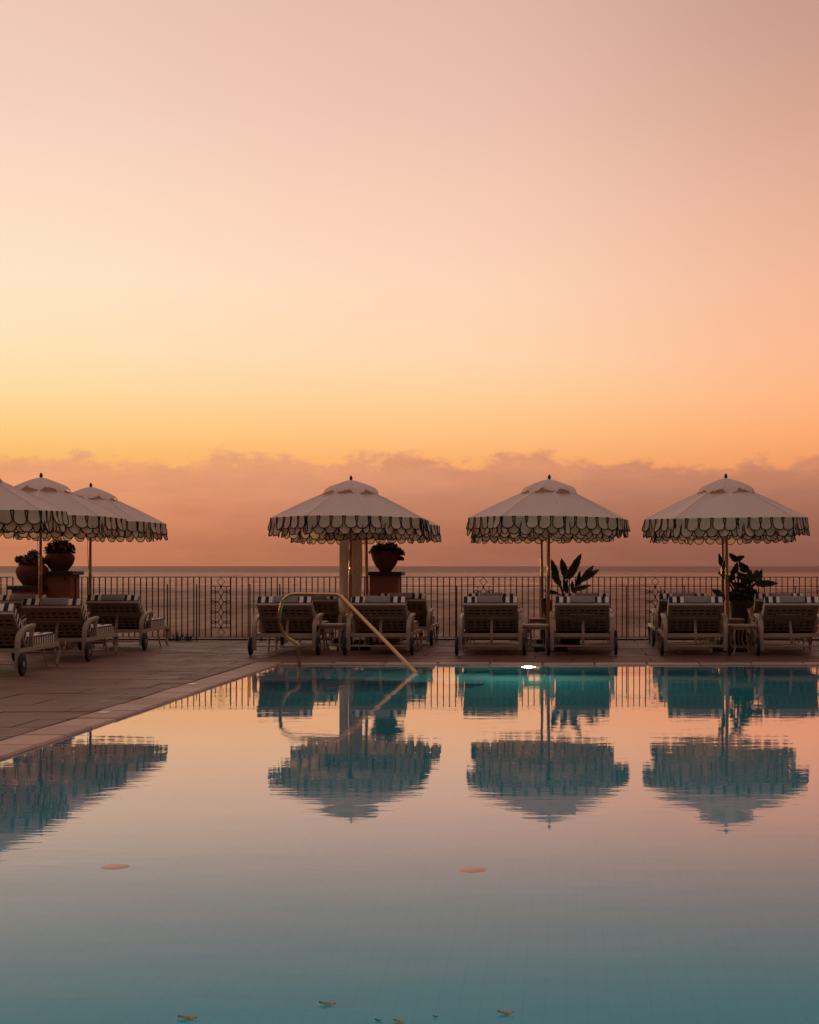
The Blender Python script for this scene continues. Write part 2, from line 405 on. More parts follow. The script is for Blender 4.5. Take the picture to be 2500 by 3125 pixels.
# submerged steps in the corner below the handrail, going down to the right
for i in range(6):
    h = -PZ - .20 - i * .19
    MB().box((PX0 + .42 * (i + .5) + .0015 * i, PY1 - .85, PZ + h / 2 - .002), (.42, 1.7, h)).build('step', 'tile', pool)
# coping stones
def slab(sx, sy, sz=.05, bev=.008): return MB().cbox((0, 0, -sz / 2), (sx, sy, sz), bev)
cop_len = .62
cm = slab(CW - .004, cop_len - .012, .055, .014).mesh('coping_stone', 'coping'); cm2 = slab(cop_len - .012, CW - .004, .055, .012).mesh('coping_stone', 'coping')
cmc = slab(CW - .004, CW - .004, .055, .012).mesh('coping_stone', 'coping')
OV = .025
yy = PY1 - OV + CW / 2
k = 0
while True:
    yc = PY1 - OV - cop_len * (k + .5)
    if yc < PY0 - .3: break
    o = link('coping_stone', cm, pool, (PX0 + OV - CW / 2, yc, random.uniform(-.003, .002))); o.rotation_euler = (R(random.uniform(-.25, .25)), R(random.uniform(-.3, .3)), 0)
    k += 1
link('coping_stone', cmc, pool, (PX0 + OV - CW / 2, yy, 0))
k = 0
while True:
    xc = PX0 + OV + cop_len * (k + .5)
    if xc > PX1 + .3: break
    o = link('coping_stone', cm2, pool, (xc, yy, random.uniform(-.003, .002))); o.rotation_euler = (R(random.uniform(-.3, .3)), R(random.uniform(-.25, .25)), 0)
    k += 1
nb = MB(); nb.cbox(((PX0 + PX1) / 2, PY0 + OV - CW / 2 - .02, -.0275), (PX1 - PX0, CW, .055), .01); nb.build('coping_strip', 'coping', pool)
nb = MB(); nb.cbox((PX1 - OV + CW / 2 + .02, (PY0 + PY1) / 2, -.0285), (CW, PY1 - PY0 - .4, .055), .01); nb.build('coping_strip', 'coping', pool)
# marker tiles let into the coping
M['white'] = mat('white glazed tile', (.62, .52, .44), .4)
for px, py in ((319, 2174), (588, 2088)):
    dd = F * H / (py - CY)
    MB().cbox((0, 0, 0), (.085, .17, .012), .002).build('marker_tile', 'white', pool, False, at(px, py, dd) + Vector((0, 0, -.001)))
# lit lamp in the far wall
q = Vector(((1613 - CX) / F * 19.2, PY1, WZ - .25))
lm = MB(); lens = [(.5 * math.cos(a), .5 * math.sin(a)) for a in [2 * math.pi * i / 28 for i in range(28)]]
k = lm.add([(.165 * a, -.02, .30 * b) for a, b in lens]); lm.face(list(range(28)))
lamp = MB()
for (s0, y0, s1, y1) in ((1.0, -.018, 1.16, -.03), (1.16, -.03, 1.3, 0)):
    k = lamp.add([(.165 * a * s0, y0,   .30 * b * (1 + (s0 - 1) * .5)) for a, b in lens] + [(.165 * a * s1, y1,   .30 * b * (1 + (s1 - 1) * .5)) for a, b in lens])
    for i in range(28): lamp.face([k + i, k + (i + 1) % 28, k + 28 + (i + 1) % 28, k + 28 + i])
lamp_o = lamp.build('pool_light', 'steel', pool, True, q)
lm.build('lens', 'lamp', lamp_o)
# water body (its sides run into the walls)
w = MB(); e = .1
w.box(((PX0 + PX1) / 2, (PY0 + PY1) / 2, (WZ + PZ - .1) / 2), (PX1 - PX0 + 2 * e, PY1 - PY0 + 2 * e, WZ - PZ + .1))
struct(w.build('pool_water', 'water'))
# paving slabs (individual where the photograph shows them)
SX, SY = .95, .62
pm = slab(SX - .008, SY - .008, .04, .005).mesh('paving_slab', 'paving')
def lay(x0, x1, y0, y1):
    j = 0; yb = y1
    while yb > y0 + .05:
        ya = max(yb - SY, y0); xa = x0 - (SX / 2 if j % 2 else 0)
        while xa < x1 - .02:
            a, b = max(xa, x0), min(xa + SX, x1)
            if b - a > .04:
                full = abs(b - a - SX) < 1e-4 and abs(yb - ya - SY) < 1e-4
                me = pm if full else slab(b - a - .008, yb - ya - .008, .04, .005).mesh('paving_slab', 'paving')
                o = link('paving_slab', me, terrace, ((a + b) / 2, (ya + yb) / 2, random.uniform(-.0025, .0015)))
                o.rotation_euler = (R(random.uniform(-.2, .2)), R(random.uniform(-.2, .2)), 0)
            xa += SX
        yb -= SY; j += 1
XL = PX0 + OV - CW - .006
lay(XL - 6.4, XL, 8.6, 25.32)
lay(XL, 4.6, PY1 - OV + CW + .006, 25.32)
kb = MB(); kb.cbox((-2.6, 25.42, -.0), (16, .16, .05), .01); struct(kb.build('edge_strip', 'slate'))  # dark strip along the terrace edge below the railing

# ------------------------------------------------------------------ parasol
RAD, ZA, ZR = 1.10, 2.29, 1.79
def canopy_pt(a0, a1, u, v, ph=0.0, sag=.020):                          # u across the panel, v from hub to rim
    r0 = .02; r = r0 + (RAD - r0) * v
    A = Vector((math.cos(a0), math.sin(a0), 0)) * r; B = Vector((math.cos(a1), math.sin(a1), 0)) * r
    p = A.lerp(B, u)
    z = ZA + (ZR - ZA) * v + .018 * math.sin(math.pi * v)           # ribs bow slightly
    e_ = math.sin(math.pi * u) * math.sin(math.pi * min(1, v))
    z -= sag * e_
    if ph: z += e_ * (.006 * math.sin(6 * v + 3 * u + ph) + .005 * math.sin(11 * u - 4 * v + 2 * ph) + .004 * math.sin(17 * v + 5 * u * ph))
    return Vector((p.x, p.y, z))
HA = math.pi / 8
panel_mes = [MB().grid(12, 16, lambda u, v, ph=ph, sg=sg: canopy_pt(-HA, HA, u, v, ph, sg)).mesh('canopy_panel', 'canvas', True) for ph, sg in ((.7, .016), (1.9, .026), (2.8, .034), (4.1, .020), (5.3, .012))]
APO = RAD * math.cos(HA); CH = 2 * RAD * math.sin(HA)
def petal(mb, pb, u0, hw0, hw1, hh, off, rnd, shoulder=True):
    """one scallop hanging from the rim at u0 along the chord, with its dark piping"""
    tw, curl, sway = rnd.uniform(-.22, .22), rnd.uniform(-.03, .06), rnd.uniform(-.022, .022)
    def half(v):
        if v < .62: return hw0 + (hw1 - hw0) * (v / .62)
        q = (v - .62) / .38; return hw1 * math.sqrt(max(0, 1 - q * q))
    def P(s, v):
        uu = u0 + s * half(v) + sway * v * v
        return Vector((APO + off + curl * v * v + tw * s * half(v) * v, uu, ZR - hh * v))
    vs = [0, .2, .4, .62, .75, .86, .94, .985, 1.0]
    k = mb.add([P(s, v) for v in vs for s in (-1, -.5, 0, .5, 1)])
    for j in range(len(vs) - 1):
        for i in range(4): mb.face([k + j * 5 + i, k + j * 5 + i + 1, k + (j + 1) * 5 + i + 1, k + (j + 1) * 5 + i])
    pth = [P(-1, v) for v in vs[:-1]] + [P(1, v) for v in reversed(vs[:-1])]
    return pth
def valance(hw0, hw1, hh, off, shift, seed):
    rnd = random.Random(seed); mb, pb = MB(), MB(); N = 5; pitch = CH / N
    for i in range(N if not shift else N + 1):
        u0 = -CH / 2 + pitch * (i + (0 if shift else .5))
        if shift and i in (0, N): u0 += pitch * .22 * (1 if i == 0 else -1)
        hk = 1 if not (shift and i in (0, N)) else .6
        pth = petal(mb, pb, u0, hw0 * hk, hw1 * hk, hh * rnd.uniform(.96, 1.03), off, rnd)
        # little arch joining to the next scallop
        pb.tube([(q.x + .001, q.y, q.z) for q in pth], .0072, 5)
        if i < (N if not shift else N + 1) - 1 and not shift:
            a = pth[-1]; g = pitch - 2 * hw0
            pb.tube([(a.x + .002, a.y + g / 2 - g / 2 * math.cos(q * math.pi / 5), ZR - .012 + .010 * math.sin(q * math.pi / 5)) for q in range(6)], .0072, 5)
    if not shift:                                     # continuous band under the rim
        k = mb.add([(APO + off + .001, -CH / 2, ZR), (APO + off + .001, CH / 2, ZR), (APO + off + .001, CH / 2, ZR - .010), (APO + off + .001, -CH / 2, ZR - .010)]); mb.face([k, k + 1, k + 2, k + 3])
    return mb.mesh('valance', 'valance', True), pb.mesh('piping', 'piping', True)
VO = [valance(.064, .078, .165, .004, False, s) for s in (1, 2, 3, 4, 5, 6)]
VI = [valance(.066, .079, .245, -.016, True, s) for s in (11, 12, 13, 14, 15, 16)]
def cap_pt(u, v, ph=0):
    a = u * 2 * math.pi; r = .02 + .36 * v
    z = 2.330 - .155 * v ** 1.3 - .026 * math.cos(8 * a + .3 * math.sin(a + ph)) * v ** 2.2 + .008 * math.sin(19 * a + 2 + ph) * v + .006 * math.sin(31 * a + 5 * v + 2 * ph) * v + .010 * math.sin(3 * a + ph) * v * v
    if v > .9: z -= .016 * (v - .9) / .1
    r *= 1 + .03 * math.sin(8 * a + 1) * v
    return Vector((r * math.cos(a), r * math.sin(a), z))
cap_mes = [MB().grid(120, 10, lambda u, v, ph=ph: cap_pt(u, v, ph)).mesh('vent_cap', 'canvas', True) for ph in (0, 1.9, 3.4, 5.1)]
fin_me = MB().lathe([(.012, 2.30), (.014, 2.325), (.010, 2.33), (.022, 2.342), (.024, 2.355), (.020, 2.372), (.011, 2.388), (.002, 2.398)], 12).mesh('finial', 'dark', True)
def make_parasol(lean=0):
    t = thing('parasol', 'x', 'parasol', (0, 0, 0), 'scalloped cream parasols')
    for k in range(8):
        a = k * math.pi / 4
        link('canopy_panel', panel_mes[k % 5], t, None, a + HA)
        o, pp = VO[k % 3]; v = link('valance', o, t, None, a + HA); link('piping', pp, v)
        o, pp = VI[(k * 2) % 3]; v = link('inner_valance', o, t, None, a + HA); link('piping', pp, v)
        ca, sa = math.cos(a), math.sin(a)
        MB().tube([(.05 * ca, .05 * sa, 2.235), (1.06 * ca, 1.06 * sa, 1.782)], .009, 5).build('rib', 'wood', t)
        MB().tube([(.04 * ca, .04 * sa, 1.72), (.56 * ca, .56 * sa, 1.99)], .007, 5).build('strut', 'wood', t)
        # seam tape along the rib
        st = MB(); prev = None; w_ = Vector((-sa, ca, 0)) * .011
        for q in range(11):
            pt = canopy_pt(a, a + .1, 0, .33 + .67 * q / 10) + Vector((0, 0, .003))
            kk = st.add([pt - w_, pt + w_])
            if prev is not None: st.face([prev, prev + 1, kk + 1, kk])
            prev = kk
        st.build('seam_tape', 'canvas', t, True)
    link('vent_cap', cap_mes[0], t); link('finial', fin_me, t)
    MB().tube([(0, 0, 1.0), (0, 0, 2.30)], .019, 14).build('pole', 'wood', t, True)
    MB().tube([(0, 0, .03), (0, 0, 1.03)], .0235, 14).build('lower_pole', 'wood', t, True)
    MB().tube([(0, 0, 1.025), (0, 0, 1.30)], .0225, 14).build('pole_sleeve', 'brass', t, True)
    MB().lathe([(.05, 1.68), (.055, 1.70), (.055, 1.74), (.03, 1.76)], 12).build('runner', 'dark', t, True)
    MB().cbox((0, 0, .03), (.46, .46, .06), .012).build('base', 'slate', t)
    MB().lathe([(.035, .06), (.035, .22), (.03, .24)], 12).build('socket', 'dark', t, True)
    MB().tube(bez([(.03, -.03, 1.72), (.045, -.035, 1.5), (.04, -.03, 1.3), (.034, -.024, 1.15), (.03, -.02, 1.12)], 5), .004, 5).build('cord', 'rope', t)
    MB().box((.036, -.01, 1.12), (.06, .02, .018)).build('cleat', 'brass', t)
    MB().cbox((.034, -.02, 1.66), (.03, .03, .08), .004).build('pulley', 'dark', t)
    return t
ps = make_parasol()
# photo x of the pole, depth, yaw of a rib from "toward the camera", label
PAR = [
 (-95, 19.1, 20, 'cream scalloped parasol farthest from the railing, over the loungers along the pool side'),
 (122, 21.85, 14, 'cream scalloped parasol whose pole crosses the lower terracotta pillar and its bulbous pot'),
 (274, 24.5, 8, 'cream scalloped parasol by the railing, next to the taller flower-topped pillar'),
 (1068, 22.5, 20.5, 'cream scalloped parasol standing in front of the white furled parasol'),
 (1123, 24.45, 12, 'cream scalloped parasol whose pole stands between furled parasol and terracotta pillar'),
 (1672, 22.3, 11.4, 'cream scalloped parasol in front, beside the single potted banana plant with no pillar'),
 (1656, 24.6, 30, 'cream scalloped parasol standing behind another, next to the upright banana plant'),
 (2221, 22.1, 2, 'cream scalloped parasol in front of the big dark planter'),
 (2206, 24.4, 24, 'cream scalloped parasol standing behind another, at the big dark planter'),
]
for i, (px, dd, yaw, lab) in enumerate(PAR):
    o = ps if i == 0 else clone(ps)
    o.location = ((px - CX) / F * dd, dd, 0); o.rotation_euler = (R(random.uniform(-.9, .9)), R(random.uniform(-1.1, 1.1)), R(-90 + yaw)); o['label'] = lab
    if i in (4, 6, 8): o.scale.z = .972
    for ch in o.children:
        if ch.name.startswith('vent_cap'): ch.data = cap_mes[i % 4]
        if ch.name.startswith('canopy_panel'): ch.data = random.choice(panel_mes)
        if ch.name.startswith(('valance', 'inner_valance')):
            o2, p2 = random.choice(VO if ch.name.startswith('valance') else VI); ch.data = o2
            for g_ in ch.children: g_.data = p2

# ------------------------------------------------------------------ sun lounger
HY, HZ = .50, .275                                    # backrest hinge
UY, UZ = -.80, .60; NY, NZ = .60, .80
def bk(x_, s, n_): return Vector((x_, HY + UY * s + NY * n_, HZ + UZ * s + NZ * n_))
BL = .62
bm = Matrix(((1, 0, 0), (0, UY, NY), (0, UZ, NZ)))   # local x, along the back, normal to it
def bar(mb, x0, x1, s, n_, w_, th): mb.box(bk((x0 + x1) / 2, s, n_), (abs(x1 - x0), w_, th), bm); return mb
def cushion_mesh(name, L, Wd, th, start, fn, puff=.012):
    """slab with rounded edges and stripes: lengthwise on top and ends, across on the sides"""
    mb = MB(); hw = Wd / 2; r = .022
    xs = [-hw, -hw + r * .3, -hw + r, -hw * .5, 0, hw * .5, hw - r, hw - r * .3, hw]
    def top(x_, s_):
        ex = min(1, (hw - abs(x_)) / r); es = min(1, min(s_, L - s_) / r)
        z = th - r * (1 - math.sqrt(max(0, 1 - (1 - ex) ** 2))) - r * (1 - math.sqrt(max(0, 1 - (1 - es) ** 2)))
        z += puff * math.sin(math.pi * min(1, max(0, s_ / L)) * 3) ** 2 * ex * es
        return z
    ss = [0, r * .3, r] + [r + (L - 2 * r) * i / 12 for i in range(1, 12)] + [L - r, L - r * .3, L]
    nx = len(xs); k = mb.add([fn(x_, start + s_, top(x_, s_)) for s_ in ss for x_ in xs])
    U = lambda x_: x_ / .098 + .25
    for j in range(len(ss) - 1):
        for i in range(nx - 1):
            mb.face([k + j * nx + i, k + j * nx + i + 1, k + (j + 1) * nx + i + 1, k + (j + 1) * nx + i], [(U(xs[i]), 0), (U(xs[i + 1]), 0), (U(xs[i + 1]), 0), (U(xs[i]), 0)])
    b = mb.add([fn(x_, start + s_, 0) for s_ in ss for x_ in xs])
    mb.face([b, b + (len(ss) - 1) * nx, b + len(ss) * nx - 1, b + nx - 1], [(0.0, 0)] * 4)
    for j in range(len(ss) - 1):
        for side in (0, nx - 1):
            a, c_ = k + j * nx + side, k + (j + 1) * nx + side; a2, c2_ = b + j * nx + side, b + (j + 1) * nx + side
            mb.face([a, c_, c2_, a2], [(ss[j] / .095, 0), (ss[j + 1] / .095, 0), (ss[j + 1] / .095, 0), (ss[j] / .095, 0)])
    for j in (0, len(ss) - 1):
        for i in range(nx - 1):
            mb.face([k + j * nx + i, k + j * nx + i + 1, b + j * nx + i + 1, b + j * nx + i], [(U(xs[i]), 0), (U(xs[i + 1]), 0), (U(xs[i + 1]), 0), (U(xs[i]), 0)])
    return mb.mesh(name, 'stripe', True)
def make_lounger():
    t = thing('sun_lounger', 'x', 'sun lounger', (0, 0, 0), 'sun loungers facing the sea')
    for sx in (-1, 1):
        X = sx * .385
        MB().tube([(X, .02, .065), (X, .02, .30)], 0, 4, flat=(.024, .020)).build('leg', 'frame', t)
        MB().tube(bez([(X, .02, .285), (X, .035, .37), (X * 1.005, .10, .44), (X * 1.01, .26, .485), (X * 1.012, .46, .505), (X * 1.012, .62, .512)], 5), 0, 4, flat=(.026, .015)).build('arm', 'frame', t, True)
        MB().tube([(X * 1.01, .56, .50), (X * 1.0, .545, .40), (X, .56, .28)], 0, 4, flat=(.018, .022)).build('arm_support', 'frame', t)
        MB().box((X, .845, .258), (.036, 1.61, .044)).build('side_rail', 'frame', t)
        MB().tube(bez([(X, 1.60, .25), (X, 1.655, .20), (X, 1.63, .10), (X, 1.60, .035), (X, 1.63, .0)], 5), [.03] * 5 + [.026] * 5 + [.017] * 5 + [.013] * 5 + [.018], 7).build('leg', 'frame', t, True)
        MB().tube(bez([(X * .97, 1.05, .25), (X, 1.07, .16), (X * 1.02, 1.10, .07), (X * 1.05, 1.13, 0)], 4), .011, 6).build('leg', 'frame', t, True)
        tp = [(.078, -.018), (.104, -.020), (.116, -.014), (.120, 0), (.116, .014), (.104, .020), (.078, .018)]
        wh = MB().lathe(tp, 26, axis='X').build('wheel', 'tyre', t, True, (sx * .432, .02, .12))
        MB().lathe([(.012, -.024), (.03, -.022), (.034, -.013), (.066, -.011), (.080, -.016), (.084, -.010), (.084, .010), (.080, .016), (.066, .011), (.034, .013), (.03, .022), (.012, .024)], 22, axis='X').build('rim', 'frame', wh, True)
        bar(MB(), X * .86 - .016, X * .86 + .016, BL / 2, 0, BL, .03).build('backrest_rail', 'frame', t)
        # cushion tie hanging at the side
        MB().tube(bez([(X * .95, .20, .56), (X * 1.07, .12, .50), (X * 1.06, .10, .40), (X * .98, .14, .36), (X * .97, .10, .24)], 4), .0055, 5).build('tie', 'rope', t)
    MB().tube([(-.44, .02, .12), (.44, .02, .12)], .009, 6).build('axle', 'frame', t)
    MB().box((0, .045, .262), (.73, .03, .046)).build('head_rail', 'frame', t)
    MB().box((0, 1.63, .255), (.80, .036, .04)).build('foot_rail', 'frame', t)
    for q in range(9): MB().box((0, .60 + q * .115, .284), (.735, .07, .012)).build('seat_slat', 'frame', t)
    bar(MB(), -.352, .352, BL + .012, .0, .030, .040).build('backrest_rail', 'frame', t)
    bar(MB(), -.315, .315, .335, -.008, .026, .020).build('backrest_rail', 'frame', t)
    for s0, s1 in ((.030, .066), (.104, .139), (.177, .212), (.250, .320), (.352, .401), (.439, .476), (.514, .598)):
        bar(MB(), -.317, .317, (s0 + s1) / 2, .004, s1 - s0, .010).build('slat', 'frame', t)
    for q in range(8):
        xx = -.298 + .085 * q
        bar(MB(), xx - .0155, xx + .0155, BL / 2 - .012, .0115, BL - .06, .004).build('strap', 'frame', t)
    MB().tube([(.01, .10, .16), (.01, .245, .46)], 0, 4, flat=(.017, .012)).build('prop', 'frame', t)
    link('back_cushion', cushion_mesh('back_cushion', .70, .70, .105, -.045, lambda x_, s_, z_: bk(x_, s_, .016 + z_), .006), t)
    link('seat_cushion', cushion_mesh('seat_cushion', 1.13, .70, .10, .50, lambda x_, s_, z_: Vector((x_, s_, .291 + z_)), .008), t)
    # grey head towel folded over the top end of the cushion
    hp = MB(); prof = [(.60, .012), (.651, .0165), (.661, .022), (.664, .06), (.662, .10), (.652, .118), (.63, .1265), (.56, .130), (.42, .129), (.40, .124)]
    K = 6
    def towel(u, v):
        i = min(int(v * (len(prof) - 1)), len(prof) - 2); f_ = v * (len(prof) - 1) - i
        s_ = prof[i][0] * (1 - f_) + prof[i + 1][0] * f_; n_ = prof[i][1] * (1 - f_) + prof[i + 1][1] * f_
        return bk((u - .5) * .31, s_ + .002 * math.sin(u * 9), n_ + .0015 * math.sin(u * 7 + 1))
    hp.grid(6, 18, towel); tw = hp.build('head_towel', 'grey', t, True)
    md = tw.modifiers.new('thickness', 'SOLIDIFY'); md.thickness = .008; md.offset = 0
    for u in (0, 1):
        MB().tube([towel(u, v / 18) for v in range(19)], .0045, 5).build('hem', 'rope', tw)
    return t
lg = make_lounger()
def flap(t, x0, skew):
    fm = MB()
    fm.grid(4, 5, lambda u, v: bk(x0 + (u - .5) * .32 + skew * v * .3, .475 - v * (.235 + .05 * u), -.026 - .010 * v + .003 * math.sin(u * 6)))
    o = fm.build('towel_flap', 'grey', t, True); md = o.modifiers.new('thickness', 'SOLIDIFY'); md.thickness = .006
    pts = [bk(x0 + (u - .5) * .32 + skew * v * .3, .475 - v * (.235 + .05 * u), -.029 - .010 * v + .003 * math.sin(u * 6)) for u, v in [(0, q / 5) for q in range(6)] + [(q / 4, 1) for q in range(1, 5)] + [(1, 1 - q / 5) for q in range(1, 6)]]
    MB().tube(pts, .0045, 5).build('hem', 'rope', o)
FR, BK = 21.03, 23.40
LNG = [  # photo x of the centre (or world x), wheel depth, yaw, flap, label
 (868, FR, .5, None, 'cream lounger with striped cushion behind the upright bend of the pool handrail'),
 (1155, 21.05, -.4, None, 'cream lounger behind the sloping part of the pool handrail'),
 (1497, FR, .3, None, 'cream lounger without a hanging towel, beside the table by the lit pool lamp'),
 (1777, FR, -.3, (.0, .03), 'cream lounger with a grey towel hanging askew down its back, by the upright banana plant'),
 (2123, 21.0, .5, None, 'cream lounger without hanging towel, beside the parasol in front of the big dark planter'),
 (2416, 21.0, -.3, (-.02, -.01), 'cream lounger with a grey towel straight down its back, by the big dark planter'),
 (955, 23.35, 1.5, (-.1, 0), 'cream lounger near the railing in front of the white furled parasol'),
 (1225, 23.45, .5, None, 'cream lounger near the railing in front of the terracotta pillar with the bowl planter'),
 (1503, BK, -.5, None, 'cream lounger near the railing, hidden but for its cushion top, below an iron ornament'),
 (1787, BK, .4, None, 'cream lounger near the railing, its cushion top just showing before the upright banana plant'),
 (2086, BK, .8, None, 'cream lounger near the railing, between the big dark planter and an iron ornament'),
 (2379, BK, -.6, None, 'cream lounger near the railing, across the big dark planter from the ornament'),
 (-6.15, 17.10, 2, None, 'cream lounger farthest from the railing, alongside the long pool edge'),
 (-6.21, 19.66, 1, None, 'middle one of the three loungers standing in file along the long pool edge'),
 (-6.22, 22.32, .5, None, 'cream lounger at the railing end of the file along the long pool edge'),
 (-7.50, 22.40, -.5, None, 'cream lounger at the foot of the lower terracotta pillar'),
]
base_children = list(lg.children)
for i, (px, dd, yaw, fl, lab) in enumerate(LNG):
    o = lg if i == 0 else clone(lg)
    o.location = ((px - CX) / F * dd if abs(px) > 50 else px, dd - .02, 0); o.rotation_euler.z = R(yaw * 1.6 + random.uniform(-.8, .8)); o['label'] = lab
    for ch in o.children:
        if ch.name.startswith('head_towel'): ch.location.x = random.uniform(-.03, .03); ch.rotation_euler.y = R(random.uniform(-1, 1))
    LNG[i] = (o, fl)
for o, fl in LNG:
    if fl: flap(o, *fl)

# ------------------------------------------------------------------ side tables
def make_table():
    t = thing('side_table', 'x', 'side table', (0, 0, 0), 'side tables between the loungers')
    MB().cbox((0, 0, .376), (.34, .40, .026), .006).build('table_top', 'frame', t)
    MB().box((0, 0, .345), (.28, .34, .036)).build('apron', 'frame', t)
    for a in (-1, 1):
        for b in (-1, 1):
            MB().tube(bez([(a * .13, b * .16, .35), (a * .145, b * .17, .24), (a * .13, b * .16, .10), (a * .155, b * .185, 0)], 4), [.017] * 6 + [.012] * 7, 6).build('leg', 'frame', t, True)
    return t
tb = make_table()
TBL = [(1013, 21.6, 'cream side table behind the pool handrail, between two loungers'), (1637, 21.35, 'cream side table between the two loungers by the lit pool lamp'),
       (2268, 21.35, 'cream side table by the pool in front of the big dark planter'), (1092, 23.95, 'cream side table near the railing, at the foot of the terracotta pillar'),
       (1648, 23.9, 'cream side table near the railing beside the upright banana plant'), (2232, 23.75, 'cream side table near the railing, tucked beside the big dark planter'),
       (-6.85, 22.9, 'cream side table between the loungers at the foot of the terracotta pillars')]
for i, (px, dd, lab) in enumerate(TBL):
    o = tb if i == 0 else clone(tb)
    o.location = ((px - CX) / F * dd if abs(px) > 50 else px, dd, 0); o['label'] = lab; o.rotation_euler.z = R(random.uniform(-3, 3))

# ------------------------------------------------------------------ iron railing
FY = 25.2; ZT, ZB = .978, .057
bal_me = MB().box((0, 0, (ZT + ZB) / 2), (.015, .015, ZT - ZB - .01)).mesh('baluster', 'iron')
def rail(x0, x1, z_, h=.012, w_=.03): return MB().box(((x0 + x1) / 2, 0, z_), (x1 - x0, w_, h))
def loz(hw, hh, r): return MB().tube([(0, 0, hh), (hw, 0, 0), (0, 0, -hh), (-hw, 0, 0)], r * 1.3, 6, closed=True, up0=(0, 1, 0))
D_BIG = loz(.059, .064, .0048).mesh('diamond', 'iron'); D_SM = loz(.043, .070, .006).mesh('diamond', 'iron')
def ring(r, w_): return MB().tube([(r * math.cos(a), 0, r * math.sin(a)) for a in [2 * math.pi * i / 12 for i in range(12)]], w_, 5, closed=True)
R_BIG = ring(.0225, .006).mesh('ring', 'iron', True); R_SM = ring(.0145, .0055).mesh('ring', 'iron', True)
KNOT = MB().lathe([(.004, -.027), (.017, -.02), (.011, -.008), (.019, 0), (.011, .008), (.017, .02), (.004, .027)], 8).mesh('knot', 'iron', True)
def ornament(t, xc):
    f = MB(); f.box((-.149, 0, (ZT + ZB) / 2), (.018, .018, ZT - ZB - .01)); f.box((.149, 0, (ZT + ZB) / 2), (.018, .018, ZT - ZB - .01))
    f.box((0, 0, .836), (.29, .014, .011)); f.box((0, 0, .198), (.29, .014, .011))
    f.box((-.085, 0, .517), (.011, .012, .626)); f.box((.085, 0, .517), (.011, .012, .626))
    p = f.build('ornament', 'iron', t, loc=(xc, 0, 0))
    for z_ in (.907, .127): link('diamond', D_BIG, p, (0, 0, z_))
    for z_ in (.751, .596, .438, .283):
        link('diamond', D_SM, p, (0, 0, z_))
        for s_ in (-1, 1): link('ring', R_BIG, p, (s_ * .117, 0, z_)); link('ring', R_SM, p, (s_ * .062, 0, z_))
    for z_ in (.824, .675, .52, .364, .21): link('knot', KNOT, p, (0, 0, z_))
def fence(x0, x1, orn, posts, mid, lab):
    t = thing('iron_railing', lab, 'railing', ((x0 + x1) / 2, FY, 0), 'iron railing along the sea edge')
    c = (x0 + x1) / 2
    rail(x0 - c, x1 - c, ZT).build('top_rail', 'iron', t); rail(x0 - c, x1 - c, ZB, .011).build('bottom_rail', 'iron', t)
    stops = [x0] + [q for xo in orn for q in (xo - .149, xo + .149)] + [x1]
    for i in range(0, len(stops), 2):
        a, b = stops[i], stops[i + 1]; N = max(1, round((b - a) / .0908))
        if mid: rail(a - c + .009, b - c - .009, .838, .010, .016).build('middle_rail', 'iron', t)
        for q in range(N + 1):
            if (q == 0 and i > 0) or (q == N and i + 2 < len(stops)): continue
            link('baluster', bal_me, t, (a + (b - a) * q / N - c + random.uniform(-.002, .002), 0, 0))
    for xo in orn: ornament(t, xo - c)
    for xp in posts:
        pz = .845 if mid else .87
        m_ = MB(); m_.box((0, .035, pz / 2), (.016, .016, pz)); m_.box((0, .02, pz - .008), (.012, .036, .012)); m_.box((0, .02, .5), (.010, .036, .010)); m_.box((0, .02, .2), (.010, .036, .010))
        m_.build('post', 'iron', t, loc=(xp - c, 0, 0))
PLX = (-8.55, -7.60); PDX = ((1133 - CX) / F * FY, (1221 - CX) / F * FY)
fence(-10.3, PLX[0] - .01, [], [-9.4], False, 'short dark iron railing of plain bars ending at the shorter terracotta pillar')
fence(PLX[1] + .01, PDX[0] - .01, [-5.36], [-6.19, -5.74, -4.92, -4.46], False, 'dark iron railing with one tall ornament panel, between the terracotta pillars')
fence(PDX[1] + .015, 4.9, [-1.322, 1.32, 3.955], [-1.735, -.815, .878, 1.77, 3.48], True, 'dark iron railing with a double top rail, behind the banana plants')

# ------------------------------------------------------------------ pillars and pots
def pillar(px0, px1, ztop, dd, lab, panel):
    x0, x1 = (px0 - CX) / F * dd, (px1 - CX) / F * dd; wd = x1 - x0
    t = thing('pillar', lab, 'pillar', ((x0 + x1) / 2, dd, 0), 'terracotta plastered pillars')
    MB().cbox((0, 0, (ztop - .06) / 2), (wd, wd, ztop - .06), .006).build('shaft', 'plaster', t)
    MB().cbox((0, 0, ztop - .03), (wd + .11, wd + .11, .06), .012).build('cap', 'slate', t)
    MB().cbox((0, 0, .05), (wd + .05, wd + .05, .10), .012).build('plinth', 'plaster', t)
    if panel:
        f = MB(); a, b, z0, z1 = wd * .30, .018, ztop - .30, ztop - .12
        yb = -wd / 2 - .005
        f.box((0, yb, z1), (2 * a, .014, b)); f.box((0, yb, z0), (2 * a, .014, b)); f.box((-a, yb, (z0 + z1) / 2), (b, .0138, z1 - z0)); f.box((a, yb, (z0 + z1) / 2), (b, .0138, z1 - z0))
        f.build('panel_moulding', 'plaster', t)
        MB().tube([(wd * .36, yb + .01, ztop - .1), (wd * .36, yb - .05, ztop - .1), (wd * .36, yb - .05, ztop - .15)], .010, 6).build('hook', 'dark', t)
    return (x0 + x1) / 2, dd, ztop
